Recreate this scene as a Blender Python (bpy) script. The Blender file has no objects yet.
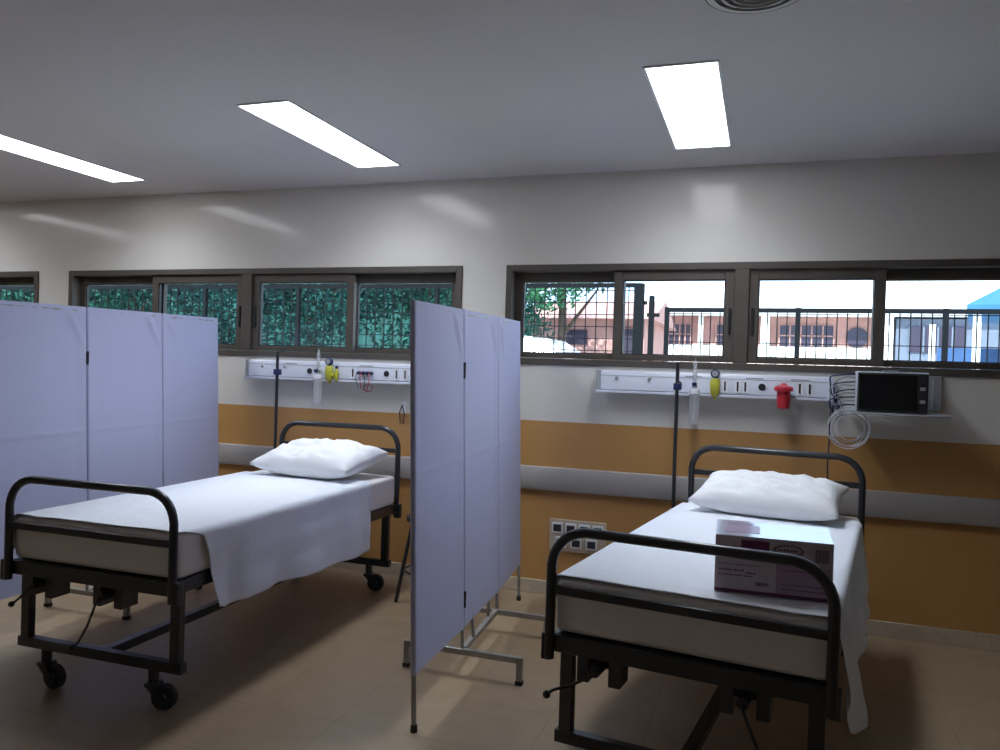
import bpy, bmesh, math, random
from mathutils import Vector, Matrix, noise
random.seed(7)
S = bpy.context.scene
COL = S.collection
PI = math.pi

# ------------------------------------------------------------------ materials
def mat(name, col, rough=.5, metal=0, coat=0, bump=0, bscale=40, var=0, spec=.5, emit=None, estr=0, alpha=None, trans=0):
    m = bpy.data.materials.new(name); m.use_nodes = True
    nt = m.node_tree; b = nt.nodes['Principled BSDF']
    b.inputs['Base Color'].default_value = (*col, 1)
    b.inputs['Roughness'].default_value = rough
    b.inputs['Metallic'].default_value = metal
    b.inputs['Coat Weight'].default_value = coat
    b.inputs['Coat Roughness'].default_value = .15
    b.inputs['Specular IOR Level'].default_value = spec
    if trans: b.inputs['Transmission Weight'].default_value = trans
    if emit:
        b.inputs['Emission Color'].default_value = (*emit, 1); b.inputs['Emission Strength'].default_value = estr
    if alpha is not None: b.inputs['Alpha'].default_value = alpha
    if var or bump:
        tc = nt.nodes.new('ShaderNodeTexCoord'); n = nt.nodes.new('ShaderNodeTexNoise')
        n.inputs['Scale'].default_value = bscale; n.inputs['Detail'].default_value = 4
        nt.links.new(tc.outputs['Object'], n.inputs['Vector'])
        if var:
            r = nt.nodes.new('ShaderNodeValToRGB')
            r.color_ramp.elements[0].position = .3; r.color_ramp.elements[1].position = .7
            r.color_ramp.elements[0].color = (*[max(0, c*(1-var)) for c in col], 1)
            r.color_ramp.elements[1].color = (*[min(1, c*(1+var)) for c in col], 1)
            nt.links.new(n.outputs['Fac'], r.inputs['Fac']); nt.links.new(r.outputs['Color'], b.inputs['Base Color'])
        if bump:
            bp = nt.nodes.new('ShaderNodeBump'); bp.inputs['Strength'].default_value = bump; bp.inputs['Distance'].default_value = .01
            nt.links.new(n.outputs['Fac'], bp.inputs['Height']); nt.links.new(bp.outputs['Normal'], b.inputs['Normal'])
    return m

def glassmat(name, tint):
    m = bpy.data.materials.new(name); m.use_nodes = True; nt = m.node_tree; nt.nodes.clear()
    o = nt.nodes.new('ShaderNodeOutputMaterial'); t = nt.nodes.new('ShaderNodeBsdfTransparent'); g = nt.nodes.new('ShaderNodeBsdfGlossy')
    f = nt.nodes.new('ShaderNodeFresnel'); mx = nt.nodes.new('ShaderNodeMixShader')
    t.inputs['Color'].default_value = (*tint, 1); g.inputs['Roughness'].default_value = .02; f.inputs['IOR'].default_value = 1.5
    gg = nt.nodes.new('ShaderNodeNewGeometry'); iv = nt.nodes.new('ShaderNodeMath'); iv.operation = 'SUBTRACT'; iv.inputs[0].default_value = 1
    mu = nt.nodes.new('ShaderNodeMath'); mu.operation = 'MULTIPLY'      # only the outer faces mirror (a thin pane never reflects totally)
    nt.links.new(gg.outputs['Backfacing'], iv.inputs[1]); nt.links.new(f.outputs[0], mu.inputs[0]); nt.links.new(iv.outputs[0], mu.inputs[1])
    nt.links.new(mu.outputs[0], mx.inputs[0]); nt.links.new(t.outputs[0], mx.inputs[1]); nt.links.new(g.outputs[0], mx.inputs[2])
    nt.links.new(mx.outputs[0], o.inputs['Surface']); return m

def cloth_trans(name, col, t=.25, bump=.15, bscale=60):
    m = mat(name, col, .9, bump=bump, bscale=bscale, spec=.2); nt = m.node_tree
    b = nt.nodes['Principled BSDF']; o = nt.nodes['Material Output']
    tr = nt.nodes.new('ShaderNodeBsdfTranslucent'); tr.inputs['Color'].default_value = (*col, 1)
    mx = nt.nodes.new('ShaderNodeMixShader'); mx.inputs[0].default_value = t
    nt.links.new(b.outputs[0], mx.inputs[1]); nt.links.new(tr.outputs[0], mx.inputs[2]); nt.links.new(mx.outputs[0], o.inputs['Surface'])
    return m

M = {}
M['ceiling'] = mat('ceiling paint', (.70, .67, .685), .8, bump=.05, bscale=90, var=.02)
M['rail_grey'] = mat('beige grey vinyl rail', (.37, .35, .335), .55, var=.03, bscale=8)
M['skirting'] = mat('beige skirting tile', (.52, .44, .33), .35, var=.08, bscale=30)
M['frame'] = mat('bronze aluminium', (.092, .078, .065), .55, metal=.2, var=.08, bscale=6)
M['gasket'] = mat('black gasket', (.008, .008, .009), .5)
M['glass'] = glassmat('window glass', (.76, .84, .88))
M['black'] = mat('dark charcoal enamel', (.020, .023, .028), .32, coat=.3, var=.12, bscale=14)
M['rubber'] = mat('black rubber', (.03, .03, .032), .7, var=.1)
M['sheet'] = mat('white cotton sheet', (.83, .865, .92), .9, bump=.25, bscale=26, spec=.2)
M['fitted'] = mat('off white fitted sheet', (.84, .81, .79), .9, bump=.25, bscale=18, spec=.2)
M['pillow'] = mat('white pillow cotton', (.88, .89, .90), .9, bump=.3, bscale=22, spec=.2)
M['screen'] = cloth_trans('pale lavender screen cloth', (.59, .61, .81), .22, .08, 80)
M['alu'] = mat('grey painted tube', (.34, .33, .31), .4, metal=.5, var=.06, bscale=20)
M['steel'] = mat('chrome', (.75, .75, .77), .2, metal=1)
M['diffuser'] = mat('lit diffuser', (.9, .9, .9), .5, emit=(.93, .94, 1), estr=11)
M['white'] = mat('white enamel', (.78, .79, .82), .4, var=.02, bscale=12)
M['panelw'] = mat('white bedhead panel', (.62, .65, .74), .38, var=.02, bscale=10)
M['greyp'] = mat('grey plastic', (.34, .35, .37), .5, var=.05)
M['dark'] = mat('dark plastic', (.02, .022, .03), .4, var=.1)
M['navy'] = mat('dark navy plastic', (.015, .02, .09), .4, var=.1)
M['yellow'] = mat('yellow green plastic', (.46, .45, .04), .4, var=.1, bscale=60)
M['red'] = mat('red plastic', (.48, .015, .03), .38, var=.08, bscale=30)
M['redtag'] = mat('red wire', (.5, .06, .06), .5)
M['clear'] = mat('milky clear plastic', (.7, .72, .76), .25, alpha=.32)
M['tube'] = mat('pale tubing', (.62, .62, .66), .3, coat=.5)
M['screenglass'] = mat('monitor glass', (.006, .007, .008), .22, var=.1, spec=.4)
M['bezel'] = mat('monitor bezel', (.02, .02, .022), .45)
M['silver'] = mat('pale grey housing', (.45, .47, .5), .45)
M['carton'] = mat('glossy mauve carton', (.56, .48, .56), .28, coat=.8, var=.04, bscale=20)
M['cartontop'] = mat('glossy white carton lid', (.66, .62, .76), .15, coat=1, var=.05, bscale=9)
M['mauve'] = mat('mauve print', (.42, .27, .42), .35, coat=.4)
M['magenta'] = mat('dark magenta print', (.14, .015, .10), .35, coat=.4)
M['ink'] = mat('purple ink', (.13, .07, .13), .5)
M['vent'] = mat('white grille', (.55, .56, .54), .5)
M['ventdark'] = mat('dark grille gap', (.05, .05, .05), .7)
M['fence'] = mat('dark fence paint', (.006, .007, .009), .8, var=.1, spec=.1)
M['brick'] = mat('pink rendered brick', (.42, .22, .19), .85, var=.15, bscale=3)
M['bwhite'] = mat('white render', (.75, .73, .7), .8, var=.05)
M['broof'] = mat('pale metal roof', (.80, .80, .80), .6, var=.03)
M['bglass'] = mat('dark building glass', (.04, .03, .05), .3)
M['bgrey'] = mat('grey blue render', (.12, .14, .19), .8, var=.1, bscale=3)
M['blueroof'] = mat('bright blue sheet roof', (.02, .11, .26), .7, var=.1, bscale=3)
M['navyr'] = mat('blue tarpaulin', (.03, .08, .2), .6, var=.2, bscale=4)
M['carwhite'] = mat('white car paint', (.85, .86, .86), .2, coat=1)
M['carglass'] = mat('car glass', (.02, .05, .06), .1)
M['tyre'] = mat('tyre', (.02, .02, .02), .8)
M['ground'] = mat('pale concrete yard', (.62, .59, .54), .9, var=.08, bscale=1)
M['leaf'] = mat('teal green leaves', (.012, .07, .05), .7, var=.5, bscale=1.2, spec=.2)
M['leafl'] = mat('fresh green leaves', (.035, .14, .06), .7, var=.45, bscale=1.5, spec=.2)
M['leafd'] = mat('dark green leaves', (.008, .05, .042), .7, var=.5, bscale=1.2, spec=.2)
M['bark'] = mat('bark', (.08, .05, .035), .9, var=.2)
M['net'] = mat('green shade net', (.006, .06, .055), .8, var=.4, bscale=3, bump=.3)

def band_wall():      # cream gloss wall with a painted orange dado below 1.12 m
    m = mat('cream gloss wall with orange dado', (.70, .68, .63), .55, coat=.55, bump=.045, bscale=3.5)
    nt = m.node_tree; b = nt.nodes['Principled BSDF']; b.inputs['Coat Roughness'].default_value = .13
    geo = nt.nodes.new('ShaderNodeNewGeometry'); sp = nt.nodes.new('ShaderNodeSeparateXYZ'); lt = nt.nodes.new('ShaderNodeMath'); lt.operation = 'LESS_THAN'; lt.inputs[1].default_value = 1.121
    n = nt.nodes.new('ShaderNodeTexNoise'); n.inputs['Scale'].default_value = 2.5
    mo = nt.nodes.new('ShaderNodeMix'); mo.data_type = 'RGBA'; mo.inputs['A'].default_value = (.47, .245, .075, 1); mo.inputs['B'].default_value = (.51, .275, .09, 1)
    mx = nt.nodes.new('ShaderNodeMix'); mx.data_type = 'RGBA'; mx.inputs['A'].default_value = (.70, .68, .63, 1)
    L = nt.links.new
    L(geo.outputs['Position'], sp.inputs[0]); L(sp.outputs['Z'], lt.inputs[0]); L(geo.outputs['Position'], n.inputs['Vector'])
    L(n.outputs['Fac'], mo.inputs['Factor']); L(lt.outputs[0], mx.inputs['Factor']); L(mo.outputs['Result'], mx.inputs['B']); L(mx.outputs['Result'], b.inputs['Base Color'])
    return m
M['wall'] = band_wall()

def floor_mat():
    m = mat('beige floor tile', (.45, .38, .28), .4, coat=.0); nt = m.node_tree; b = nt.nodes['Principled BSDF']
    geo = nt.nodes.new('ShaderNodeNewGeometry'); mp = nt.nodes.new('ShaderNodeMapping'); br = nt.nodes.new('ShaderNodeTexBrick')
    br.offset = 0; br.inputs['Scale'].default_value = 1; br.inputs['Brick Width'].default_value = .4; br.inputs['Row Height'].default_value = .4
    br.inputs['Mortar Size'].default_value = .0022; br.inputs['Color1'].default_value = (.40, .295, .185, 1); br.inputs['Color2'].default_value = (.37, .27, .168, 1)
    br.inputs['Mortar'].default_value = (.28, .205, .13, 1)
    n = nt.nodes.new('ShaderNodeTexNoise'); n.inputs['Scale'].default_value = 9; n.inputs['Detail'].default_value = 5
    mx = nt.nodes.new('ShaderNodeMix'); mx.data_type = 'RGBA'; mx.blend_type = 'MULTIPLY'; mx.inputs['Factor'].default_value = .25
    L = nt.links.new
    L(geo.outputs['Position'], mp.inputs['Vector']); L(mp.outputs[0], br.inputs['Vector']); L(geo.outputs['Position'], n.inputs['Vector'])
    L(br.outputs['Color'], mx.inputs['A']); L(n.outputs['Fac'], mx.inputs['B']); L(mx.outputs['Result'], b.inputs['Base Color'])
    return m
M['floor'] = floor_mat()
M['wallfar'] = mat('cream wall paint', (.80, .74, .67), .6, var=.03, bscale=3)

# ------------------------------------------------------------------ mesh helpers
def link(o, parent=None):
    COL.objects.link(o)
    if parent: o.parent = parent
    return o
def obj(name, bm, m, parent=None, smooth=40, bevel=0, sub=0, loc=None):
    bmesh.ops.recalc_face_normals(bm, faces=bm.faces)
    me = bpy.data.meshes.new(name); bm.to_mesh(me); bm.free()
    me.materials.append(M[m] if isinstance(m, str) else m)
    o = link(bpy.data.objects.new(name, me), parent)
    if loc: o.location = loc
    if smooth:
        for p in me.polygons: p.use_smooth = True
        try: me.set_sharp_from_angle(angle=math.radians(smooth))
        except Exception: pass
    if bevel:
        b = o.modifiers.new('bevel', 'BEVEL'); b.width = bevel; b.segments = 2; b.limit_method = 'ANGLE'
    if sub:
        s = o.modifiers.new('sub', 'SUBSURF'); s.levels = sub; s.render_levels = sub
    return o
def B(): return bmesh.new()
def box(bm, x0, x1, y0, y1, z0, z1, mtx=None):
    vs = [bm.verts.new((x, y, z)) for x in (x0, x1) for y in (y0, y1) for z in (z0, z1)]
    if mtx:
        for v in vs: v.co = mtx @ v.co
    for f in ((0, 1, 3, 2), (4, 6, 7, 5), (0, 4, 5, 1), (2, 3, 7, 6), (0, 2, 6, 4), (1, 5, 7, 3)):
        bm.faces.new([vs[i] for i in f])
    return bm
def bx(*a): return box(B(), *a)
def sweep(bm, pts, r, seg=10, closed=False, ry=None):
    pts = [Vector(p) for p in pts]; n = len(pts); rings = []
    up = None
    for i, p in enumerate(pts):
        if closed: t = pts[(i+1) % n]-pts[i-1]
        else: t = pts[min(i+1, n-1)]-pts[max(i-1, 0)]
        t.normalize()
        if up is None:
            up = Vector((0, 0, 1)) if abs(t.z) < .9 else Vector((0, 1, 0))
        a = t.cross(up)
        if a.length < 1e-4: a = t.orthogonal()
        a.normalize(); b = a.cross(t).normalized(); up = b
        rr = r[i] if isinstance(r, (list, tuple)) else r
        rings.append([bm.verts.new(p + a*math.cos(2*PI*k/seg)*rr + b*math.sin(2*PI*k/seg)*rr) for k in range(seg)])
    m = n if closed else n-1
    for i in range(m):
        A, Bq = rings[i], rings[(i+1) % n]
        for k in range(seg):
            bm.faces.new((A[k], A[(k+1) % seg], Bq[(k+1) % seg], Bq[k]))
    if not closed:
        bm.faces.new(rings[0][::-1]); bm.faces.new(rings[-1])
    return bm
def sqtube(bm, p0, p1, w, h=None):      # square section bar between two points
    h = h or w; p0 = Vector(p0); p1 = Vector(p1); t = (p1-p0); L = t.length; t.normalize()
    up = Vector((0, 0, 1)) if abs(t.z) < .95 else Vector((0, 1, 0))
    a = t.cross(up).normalized(); b = a.cross(t)
    vs = []
    for q in (p0, p1):
        for s, u in ((-1, -1), (1, -1), (1, 1), (-1, 1)):
            vs.append(bm.verts.new(q + a*s*w/2 + b*u*h/2))
    for f in ((0, 1, 2, 3), (7, 6, 5, 4), (0, 4, 5, 1), (1, 5, 6, 2), (2, 6, 7, 3), (3, 7, 4, 0)):
        bm.faces.new([vs[i] for i in f])
    return bm
def lathe(bm, prof, seg=20, c=(0, 0, 0), axis='Z'):      # profile (r, h)
    c = Vector(c); rings = []
    def P(r, h, a):
        x, y = r*math.cos(a), r*math.sin(a)
        return c + (Vector((x, y, h)) if axis == 'Z' else Vector((h, x, y)) if axis == 'X' else Vector((x, h, y)))
    for r, h in prof:
        rings.append([bm.verts.new(P(max(r, 1e-4), h, 2*PI*k/seg)) for k in range(seg)])
    for i in range(len(prof)-1):
        for k in range(seg):
            bm.faces.new((rings[i][k], rings[i][(k+1) % seg], rings[i+1][(k+1) % seg], rings[i+1][k]))
    bm.faces.new(rings[0][::-1]); bm.faces.new(rings[-1])
    return bm
def fillet(corners, rad, n=7):      # polyline with rounded corners
    C = [Vector(c) for c in corners]; out = [C[0]]
    for i in range(1, len(C)-1):
        a = (C[i-1]-C[i]).normalized(); b = (C[i+1]-C[i]).normalized()
        for k in range(n+1):
            t = k/n; p0 = C[i]+a*rad; p2 = C[i]+b*rad
            out.append((1-t)**2*p0 + 2*t*(1-t)*(C[i]+(a+b)*rad*.12) + t*t*p2)
    out.append(C[-1]); return out
def grid(bm, nu, nv, fn):
    V = [[bm.verts.new(fn(i/(nu-1), j/(nv-1))) for j in range(nv)] for i in range(nu)]
    for i in range(nu-1):
        for j in range(nv-1):
            bm.faces.new((V[i][j], V[i+1][j], V[i+1][j+1], V[i][j+1]))
    return bm
def solid(o, t, off=0):
    s = o.modifiers.new('thick', 'SOLIDIFY'); s.thickness = t; s.offset = off; return o
def nz(x, y, z=0, s=1): return noise.noise(Vector((x*s, y*s, z*s)))

def tag(o, label, cat, group=None, kind=None):
    o['label'] = label; o['category'] = cat
    if group: o['group'] = group
    if kind: o['kind'] = kind
    return o
def struct(o): o['kind'] = 'structure'; return o
def thing(name, label, cat, loc=(0, 0, 0), rz=0, group=None):
    o = bpy.data.objects.new(name, None); o.empty_display_size = .1; COL.objects.link(o)
    o.location = loc; o.rotation_euler = (0, 0, rz); return tag(o, label, cat, group)
def copy_tree(o, parent=None):
    c = o.copy(); COL.objects.link(c); c.parent = parent
    for ch in list(o.children): copy_tree(ch, c)
    return c

# ------------------------------------------------------------------ the room
WY = 4.9; CZ = 2.716; XL, XR, YB = -9.6, 3.4, -1.5
WINS = [(-9.13, -5.70), (-5.37, -1.94), (-1.628, 1.37)]
WZ0, WZ1 = 1.487, 2.135
struct(obj('floor', bx(XL, XR, YB, WY+.2, -.08, 0), 'floor', smooth=0))
bm = B(); e = [XL]
for a, b_ in WINS: e += [a, b_]
e += [XR]
for i in range(0, len(e), 2): box(bm, e[i], e[i+1], WY, WY+.16, 0, CZ)
for a, b_ in WINS: box(bm, a, b_, WY, WY+.16, 0, WZ0); box(bm, a, b_, WY, WY+.16, WZ1, CZ)
struct(obj('wall_back', bm, 'wall', smooth=0))
struct(obj('wall_left', bx(XL-.15, XL, YB, WY+.16, 0, CZ), 'wall', smooth=0))
struct(obj('wall_right', bx(XR, XR+.15, YB, WY+.16, 0, CZ), 'wallfar', smooth=0))
struct(obj('wall_front', bx(XL-.15, XR+.15, YB-.15, YB, 0, CZ), 'wallfar', smooth=0))  # unseen wall, set close and pale to bounce light onto the bed ends
struct(obj('ceiling', bx(XL-.15, XR+.15, YB-.15, WY+.16, CZ, CZ+.1), 'ceiling', smooth=0))
struct(obj('baseboard_back', bx(XL, XR, WY-.012, WY, 0, .088), 'skirting', bevel=.003))
struct(obj('baseboard_left', bx(XL, XL+.012, YB, WY-.012, 0, .088), 'skirting'))
struct(obj('baseboard_right', bx(XR-.012, XR, YB, WY-.012, 0, .088), 'skirting'))
# wall bumper rail
bm = B()
prof = [(0, .672), (-.028, .676), (-.034, .69), (-.034, .808), (-.028, .822), (0, .826)]
def extr(bm, prof, x0, x1):
    A = [bm.verts.new((x0, WY+y, z)) for y, z in prof]; Q = [bm.verts.new((x1, WY+y, z)) for y, z in prof]
    n = len(prof)
    for i in range(n): bm.faces.new((A[i], A[(i+1) % n], Q[(i+1) % n], Q[i]))
    bm.faces.new(A[::-1]); bm.faces.new(Q); return bm
struct(obj('trim_1', extr(bm, prof, XL, XR), 'rail_grey'))

# windows
def ring(bm, x0, x1, z0, z1, w, y0, y1, wt=None, wb=None):
    wt = wt or w; wb = wb or w
    box(bm, x0, x0+w, y0, y1, z0, z1); box(bm, x1-w, x1, y0, y1, z0, z1)
    box(bm, x0+w, x1-w, y0, y1, z1-wt, z1); box(bm, x0+w, x1-w, y0, y1, z0, z0+wb)
for wi, (a, b_) in enumerate(WINS):
    bm = B(); ring(bm, a, b_, WZ0, WZ1, .042, WY-.012, WY+.14)
    mid = (a+b_)/2 if wi < 2 else -.14
    box(bm, mid-.042, mid+.042, WY-.010, WY+.14, WZ0+.042, WZ1-.042)
    fr = struct(obj('window_%d' % (wi+1), bm, 'frame', bevel=.003))
    for (h0, h1, flip) in ((a+.042, mid-.042, 0), (mid+.042, b_-.042, 1)):
        hw = (h1-h0)/2
        for k in (0, 1):
            x0 = h0+k*(hw-.03*k) - 0; x0 = h0 if k == 0 else h0+hw-.03
            x1 = h0+hw+.03 if k == 0 else h1
            front = (k == 1) if not flip else (k == 0)       # the sash next to the mullion slides in front
            y0 = WY+.012 if front else WY+.068
            bm = B(); ring(bm, x0, x1, WZ0+.044, WZ1-.044, .055, y0, y0+.04, .058, .035)
            s = obj('sash', bm, 'frame', fr, bevel=.003)
            obj('pane', bx(x0+.053, x1-.053, y0+.018, y0+.022, WZ0+.077, WZ1-.100), 'glass', s, smooth=0)
            bm = B(); ring(bm, x0+.054, x1-.054, WZ0+.078, WZ1-.101, .007, y0+.008, y0+.032)
            obj('gasket', bm, 'gasket', s, smooth=0)
            if front:
                hx = x1-.024 if k == 1 else x0+.024
                obj('handle', bx(hx-.009, hx+.009, y0-.014, y0, 1.70, 1.86), 'gasket', s, bevel=.004)

# ------------------------------------------------------------------ ceiling fittings
spots = [(-8.36, 'beyond the left edge'), (-6.36, ''), (-4.36, ''), (-2.36, ''), (-.36, '')]
LL = {-6.36: 'recessed ceiling light panel beyond the left one, its glow falling on the wall',
      -4.36: 'lit recessed ceiling light panel at the left, cut by the picture edge',
      -2.36: 'lit recessed ceiling light panel above the left bed, between two others',
      -.36: 'lit recessed ceiling light panel above the right bed, nearest the round vent'}
def ceiling_light():
    t = thing('ceiling_light', '', 'ceiling light', (0, 0, CZ), 0, 'recessed ceiling light panels')
    bm = B(); x, y = .155, .615
    box(bm, -x, x, -y, -y+.012, -.006, -.0005); box(bm, -x, x, y-.012, y, -.006, -.0005)
    box(bm, -x, -x+.012, -y+.012, y-.012, -.006, -.0005); box(bm, x-.012, x, -y+.012, y-.012, -.006, -.0005)
    obj('frame', bm, 'white', t, bevel=.001)
    obj('diffuser', bx(-x+.012, x-.012, -y+.012, y-.012, -.004, -.001), 'diffuser', t, smooth=0)
    return t
p0 = ceiling_light()
for i, (x, lab) in enumerate([(x, LL[x]) for x in (-.36, -2.36, -4.36, -6.36)]):
    o = p0 if i == 0 else copy_tree(p0)
    o.location = (x, 3.85, CZ); o['label'] = lab
v = thing('ceiling_vent', 'round white ceiling vent with rings at the top edge of the picture', 'vent', (-.06, 2.67, CZ))
obj('backing', lathe(B(), [(.17, -.006), (.17, -.0005)], 40), 'ventdark', v)
for r, w, h in ((.158, .02, .012), (.118, .012, .016), (.088, .010, .018), (.058, .010, .02)):
    pr = [(r-w, -.004), (r-w, -h), (r, -h*.8), (r+w*.6, -.004)]
    bm = B(); rings = []
    for rr, hh in pr: rings.append([bm.verts.new((rr*math.cos(2*PI*k/48), rr*math.sin(2*PI*k/48), hh)) for k in range(48)])
    for i in range(4):
        for k in range(48): bm.faces.new((rings[i][k], rings[i][(k+1) % 48], rings[(i+1) % 4][(k+1) % 48], rings[(i+1) % 4][k]))
    obj('ring', bm, 'vent', v)
obj('centre_disc', lathe(B(), [(.001, -.022), (.03, -.02), (.034, -.004)], 24), 'vent', v)

# ------------------------------------------------------------------ hospital beds
L2 = 1.015
def hoop(bm, y, ztop, zb, W=.444, r=.0175):
    pts = fillet([(-W, y, zb), (-W, y, ztop), (W, y, ztop), (W, y, zb)], .12)
    return sweep(bm, pts, r, 12)
def caster(parent, x, y, ang):
    bm = B(); ca, sa = math.cos(ang), math.sin(ang); R_ = Matrix.Translation((x, y, 0)) @ Matrix.Rotation(ang, 4, 'Z')
    lathe(bm, [(.022, .105), (.022, .17)], 12, (x, y, 0))
    box(bm, -.026, .026, -.028, .028, .098, .112, R_)
    for s in (-1, 1):
        vs = [R_ @ Vector(p) for p in ((-.026, s*.021, .104), (.026, s*.021, .104), (.068, s*.021, .046), (.036, s*.021, .036))]
        ws = [R_ @ Vector(p) for p in ((-.026, s*.027, .104), (.026, s*.027, .104), (.068, s*.027, .046), (.036, s*.027, .036))]
        A = [bm.verts.new(q) for q in vs]; Q = [bm.verts.new(q) for q in ws]
        bm.faces.new(A); bm.faces.new(Q[::-1])
        for i in range(4): bm.faces.new((A[i], A[(i+1) % 4], Q[(i+1) % 4], Q[i]))
    c = obj('caster', bm, 'black', parent)
    bm = lathe(B(), [(.02, -.015), (.046, -.018), (.053, -.012), (.053, .012), (.046, .018), (.02, .015)], 24, (0, 0, 0), 'Y')
    for v_ in bm.verts: v_.co = R_ @ (v_.co + Vector((.048, 0, .0532)))
    obj('wheel', bm, 'rubber', c)
    bm = lathe(B(), [(.017, -.019), (.017, .019)], 14, (0, 0, 0), 'Y')
    for v_ in bm.verts: v_.co = R_ @ (v_.co + Vector((.048, 0, .0532)))
    obj('hub', bm, 'greyp', c)
def crank(parent, x, angle, hr, hl):
    bm = B()
    box(bm, x-.075, x-.035, -L2+.01, -L2+.10, .415, .499); box(bm, x+.035, x+.075, -L2+.01, -L2+.10, .415, .499); box(bm, x-.075, x+.075, -L2+.02, -L2+.10, .4985, .503)
    bmesh.ops.remove_doubles(bm, verts=bm.verts, dist=.004)
    c = obj('crank_bracket', bm, 'black', parent, bevel=.003)
    bm = sweep(B(), [(x, -L2+.09, .47), (x, -L2-.03, .47)], .019, 12)
    sweep(bm, [(x-.045, -L2+.05, .47), (x+.045, -L2+.05, .47)], .012, 8)
    obj('crank_gear', bm, 'dark', c)
    ax, az = math.sin(angle), -math.cos(angle)
    p = [(x, -L2-.03, .47), (x, -L2-.04, .465), (x+ax*hr*.5, -L2-.05, .47+az*hr*.62), (x+ax*hr, -L2-.055, .47+az*hr), (x+ax*hr*1.05, -L2-.06-hl, .47+az*hr*1.05)]
    obj('crank_handle', sweep(B(), fillet(p, .012, 4), .0052, 8), 'black', c)
    q = Vector(p[-1])
    bm = bmesh.new(); bmesh.ops.create_uvsphere(bm, u_segments=14, v_segments=8, radius=.013); bmesh.ops.translate(bm, verts=bm.verts, vec=q)
    obj('crank_knob', bm, 'rubber', c)
def bed(label, loc, rz, ca, angs, HW=.444):
    t = thing('hospital_bed', label, 'bed', loc, rz, 'steel hospital beds')
    f = obj('foot_rail', hoop(B(), -L2, .916, .475, HW), 'black', t)
    obj('rail_crossbar', sqtube(B(), (-.43, -L2, .712), (.43, -L2, .712), .018, .03), 'black', f, bevel=.003)
    h = obj('head_rail', hoop(B(), L2, 1.043, .47, HW), 'black', t)
    obj('rail_crossbar', sqtube(B(), (-.43, L2, .90), (.43, L2, .90), .018, .03), 'black', h, bevel=.003)
    bm = B()
    for s in (-1, 1): sqtube(bm, (s*.425, -L2+.018, .53), (s*.425, L2-.018, .53), .035, .055)
    sqtube(bm, (-.45, -L2+.03, .525), (.45, -L2+.03, .525), .04, .06); sqtube(bm, (-.45, L2-.03, .525), (.45, L2-.03, .525), .04, .06)
    for s in (-1, 1):
        for e_ in (-1, 1): sqtube(bm, (s*.455, e_*(L2-.005), .47), (s*.455, e_*(L2-.005), .56), .032, .032)
    obj('bed_frame', bm, 'black', t, bevel=.004)
    bm = B()
    for k in range(12): y = -.93+k*.17; box(bm, -.42, .42, y-.03, y+.03, .549, .556)
    obj('mattress_slats', bm, 'black', t)
    for s in (-1, 1):
        for e_ in (-1, 1):
            yy = e_*(L2-.075)
            sqtube(lb := B(), (s*.402, yy, .165), (s*.402, yy, .505), .048, .036)
            obj('leg', lb, 'black', t, bevel=.004)
    for e_ in (-1, 1):
        yy = e_*(L2-.075)
        obj('base_crossbar', sqtube(B(), (-.44, yy, .188), (.44, yy, .188), .04, .044), 'black', t, bevel=.004)
    obj('base_spine', sqtube(B(), (0, -L2+.09, .18), (0, L2-.09, .18), .045, .04), 'black', t, bevel=.004)
    i = 0
    for e_ in (-1, 1):
        for s in (-1, 1):
            caster(t, s*.29, e_*(L2-.075), angs[i]); i += 1
    for c_ in ca: crank(t, *c_)
    return t
B1 = ((-2.65, 3.55, 0), math.radians(.3)); B2 = ((-.078, 3.52, 0), math.radians(-8.2))
bed('dark steel hospital bed at the left, between the two folding screens', *B1, [(-.27, -.75, .10, .0), (.10, -.40, .21, .02)], [.0, .25, 1.2, .2], .436)
bed('dark steel hospital bed at the right, carrying a mauve carton', *B2, [(-.27, -1.05, .155, .03), (.20, .5, .2, .03)], [.3, .9, 1.2, .2])

def mattress(label, loc, rz, mt):
    # rounded pad with a fitted sheet, faint sag and creases
    bm = B(); NX, NY, NZ = 20, 44, 6
    X, Y, Z = .441, .990, .094; R_ = .028
    bmesh.ops.create_cube(bm, size=2)
    bmesh.ops.subdivide_edges(bm, edges=bm.edges[:], cuts=23, use_grid_fill=True)
    for v_ in bm.verts:
        p = Vector([math.sin(c_*PI/2) for c_ in v_.co]); q = Vector((p.x*X, p.y*Y, p.z*Z))
        c = Vector((max(-X+R_, min(X-R_, q.x)), max(-Y+R_, min(Y-R_, q.y)), max(-Z+R_, min(Z-R_, q.z))))
        d = q-c
        if d.length > 1e-6: q = c+d.normalized()*min(R_, R_)
        if abs(p.x) > .98: q.x += .004*nz(q.y*6, q.z*20, 1)*(1 if p.x > 0 else -1)
        if p.z > .98: q.z += .004*nz(q.x*4, q.y*3, 5)
        v_.co = q
    o = obj('mattress', bm, mt, None, smooth=80)
    o.location = (loc[0], loc[1], .557+.096); o.rotation_euler = (0, 0, rz)
    return tag(o, label, 'mattress', 'hospital mattresses')
mattress('mattress in a white fitted sheet on the left hospital bed', *B1, 'fitted')
mattress('mattress in a white fitted sheet on the right hospital bed', *B2, 'fitted')

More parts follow.
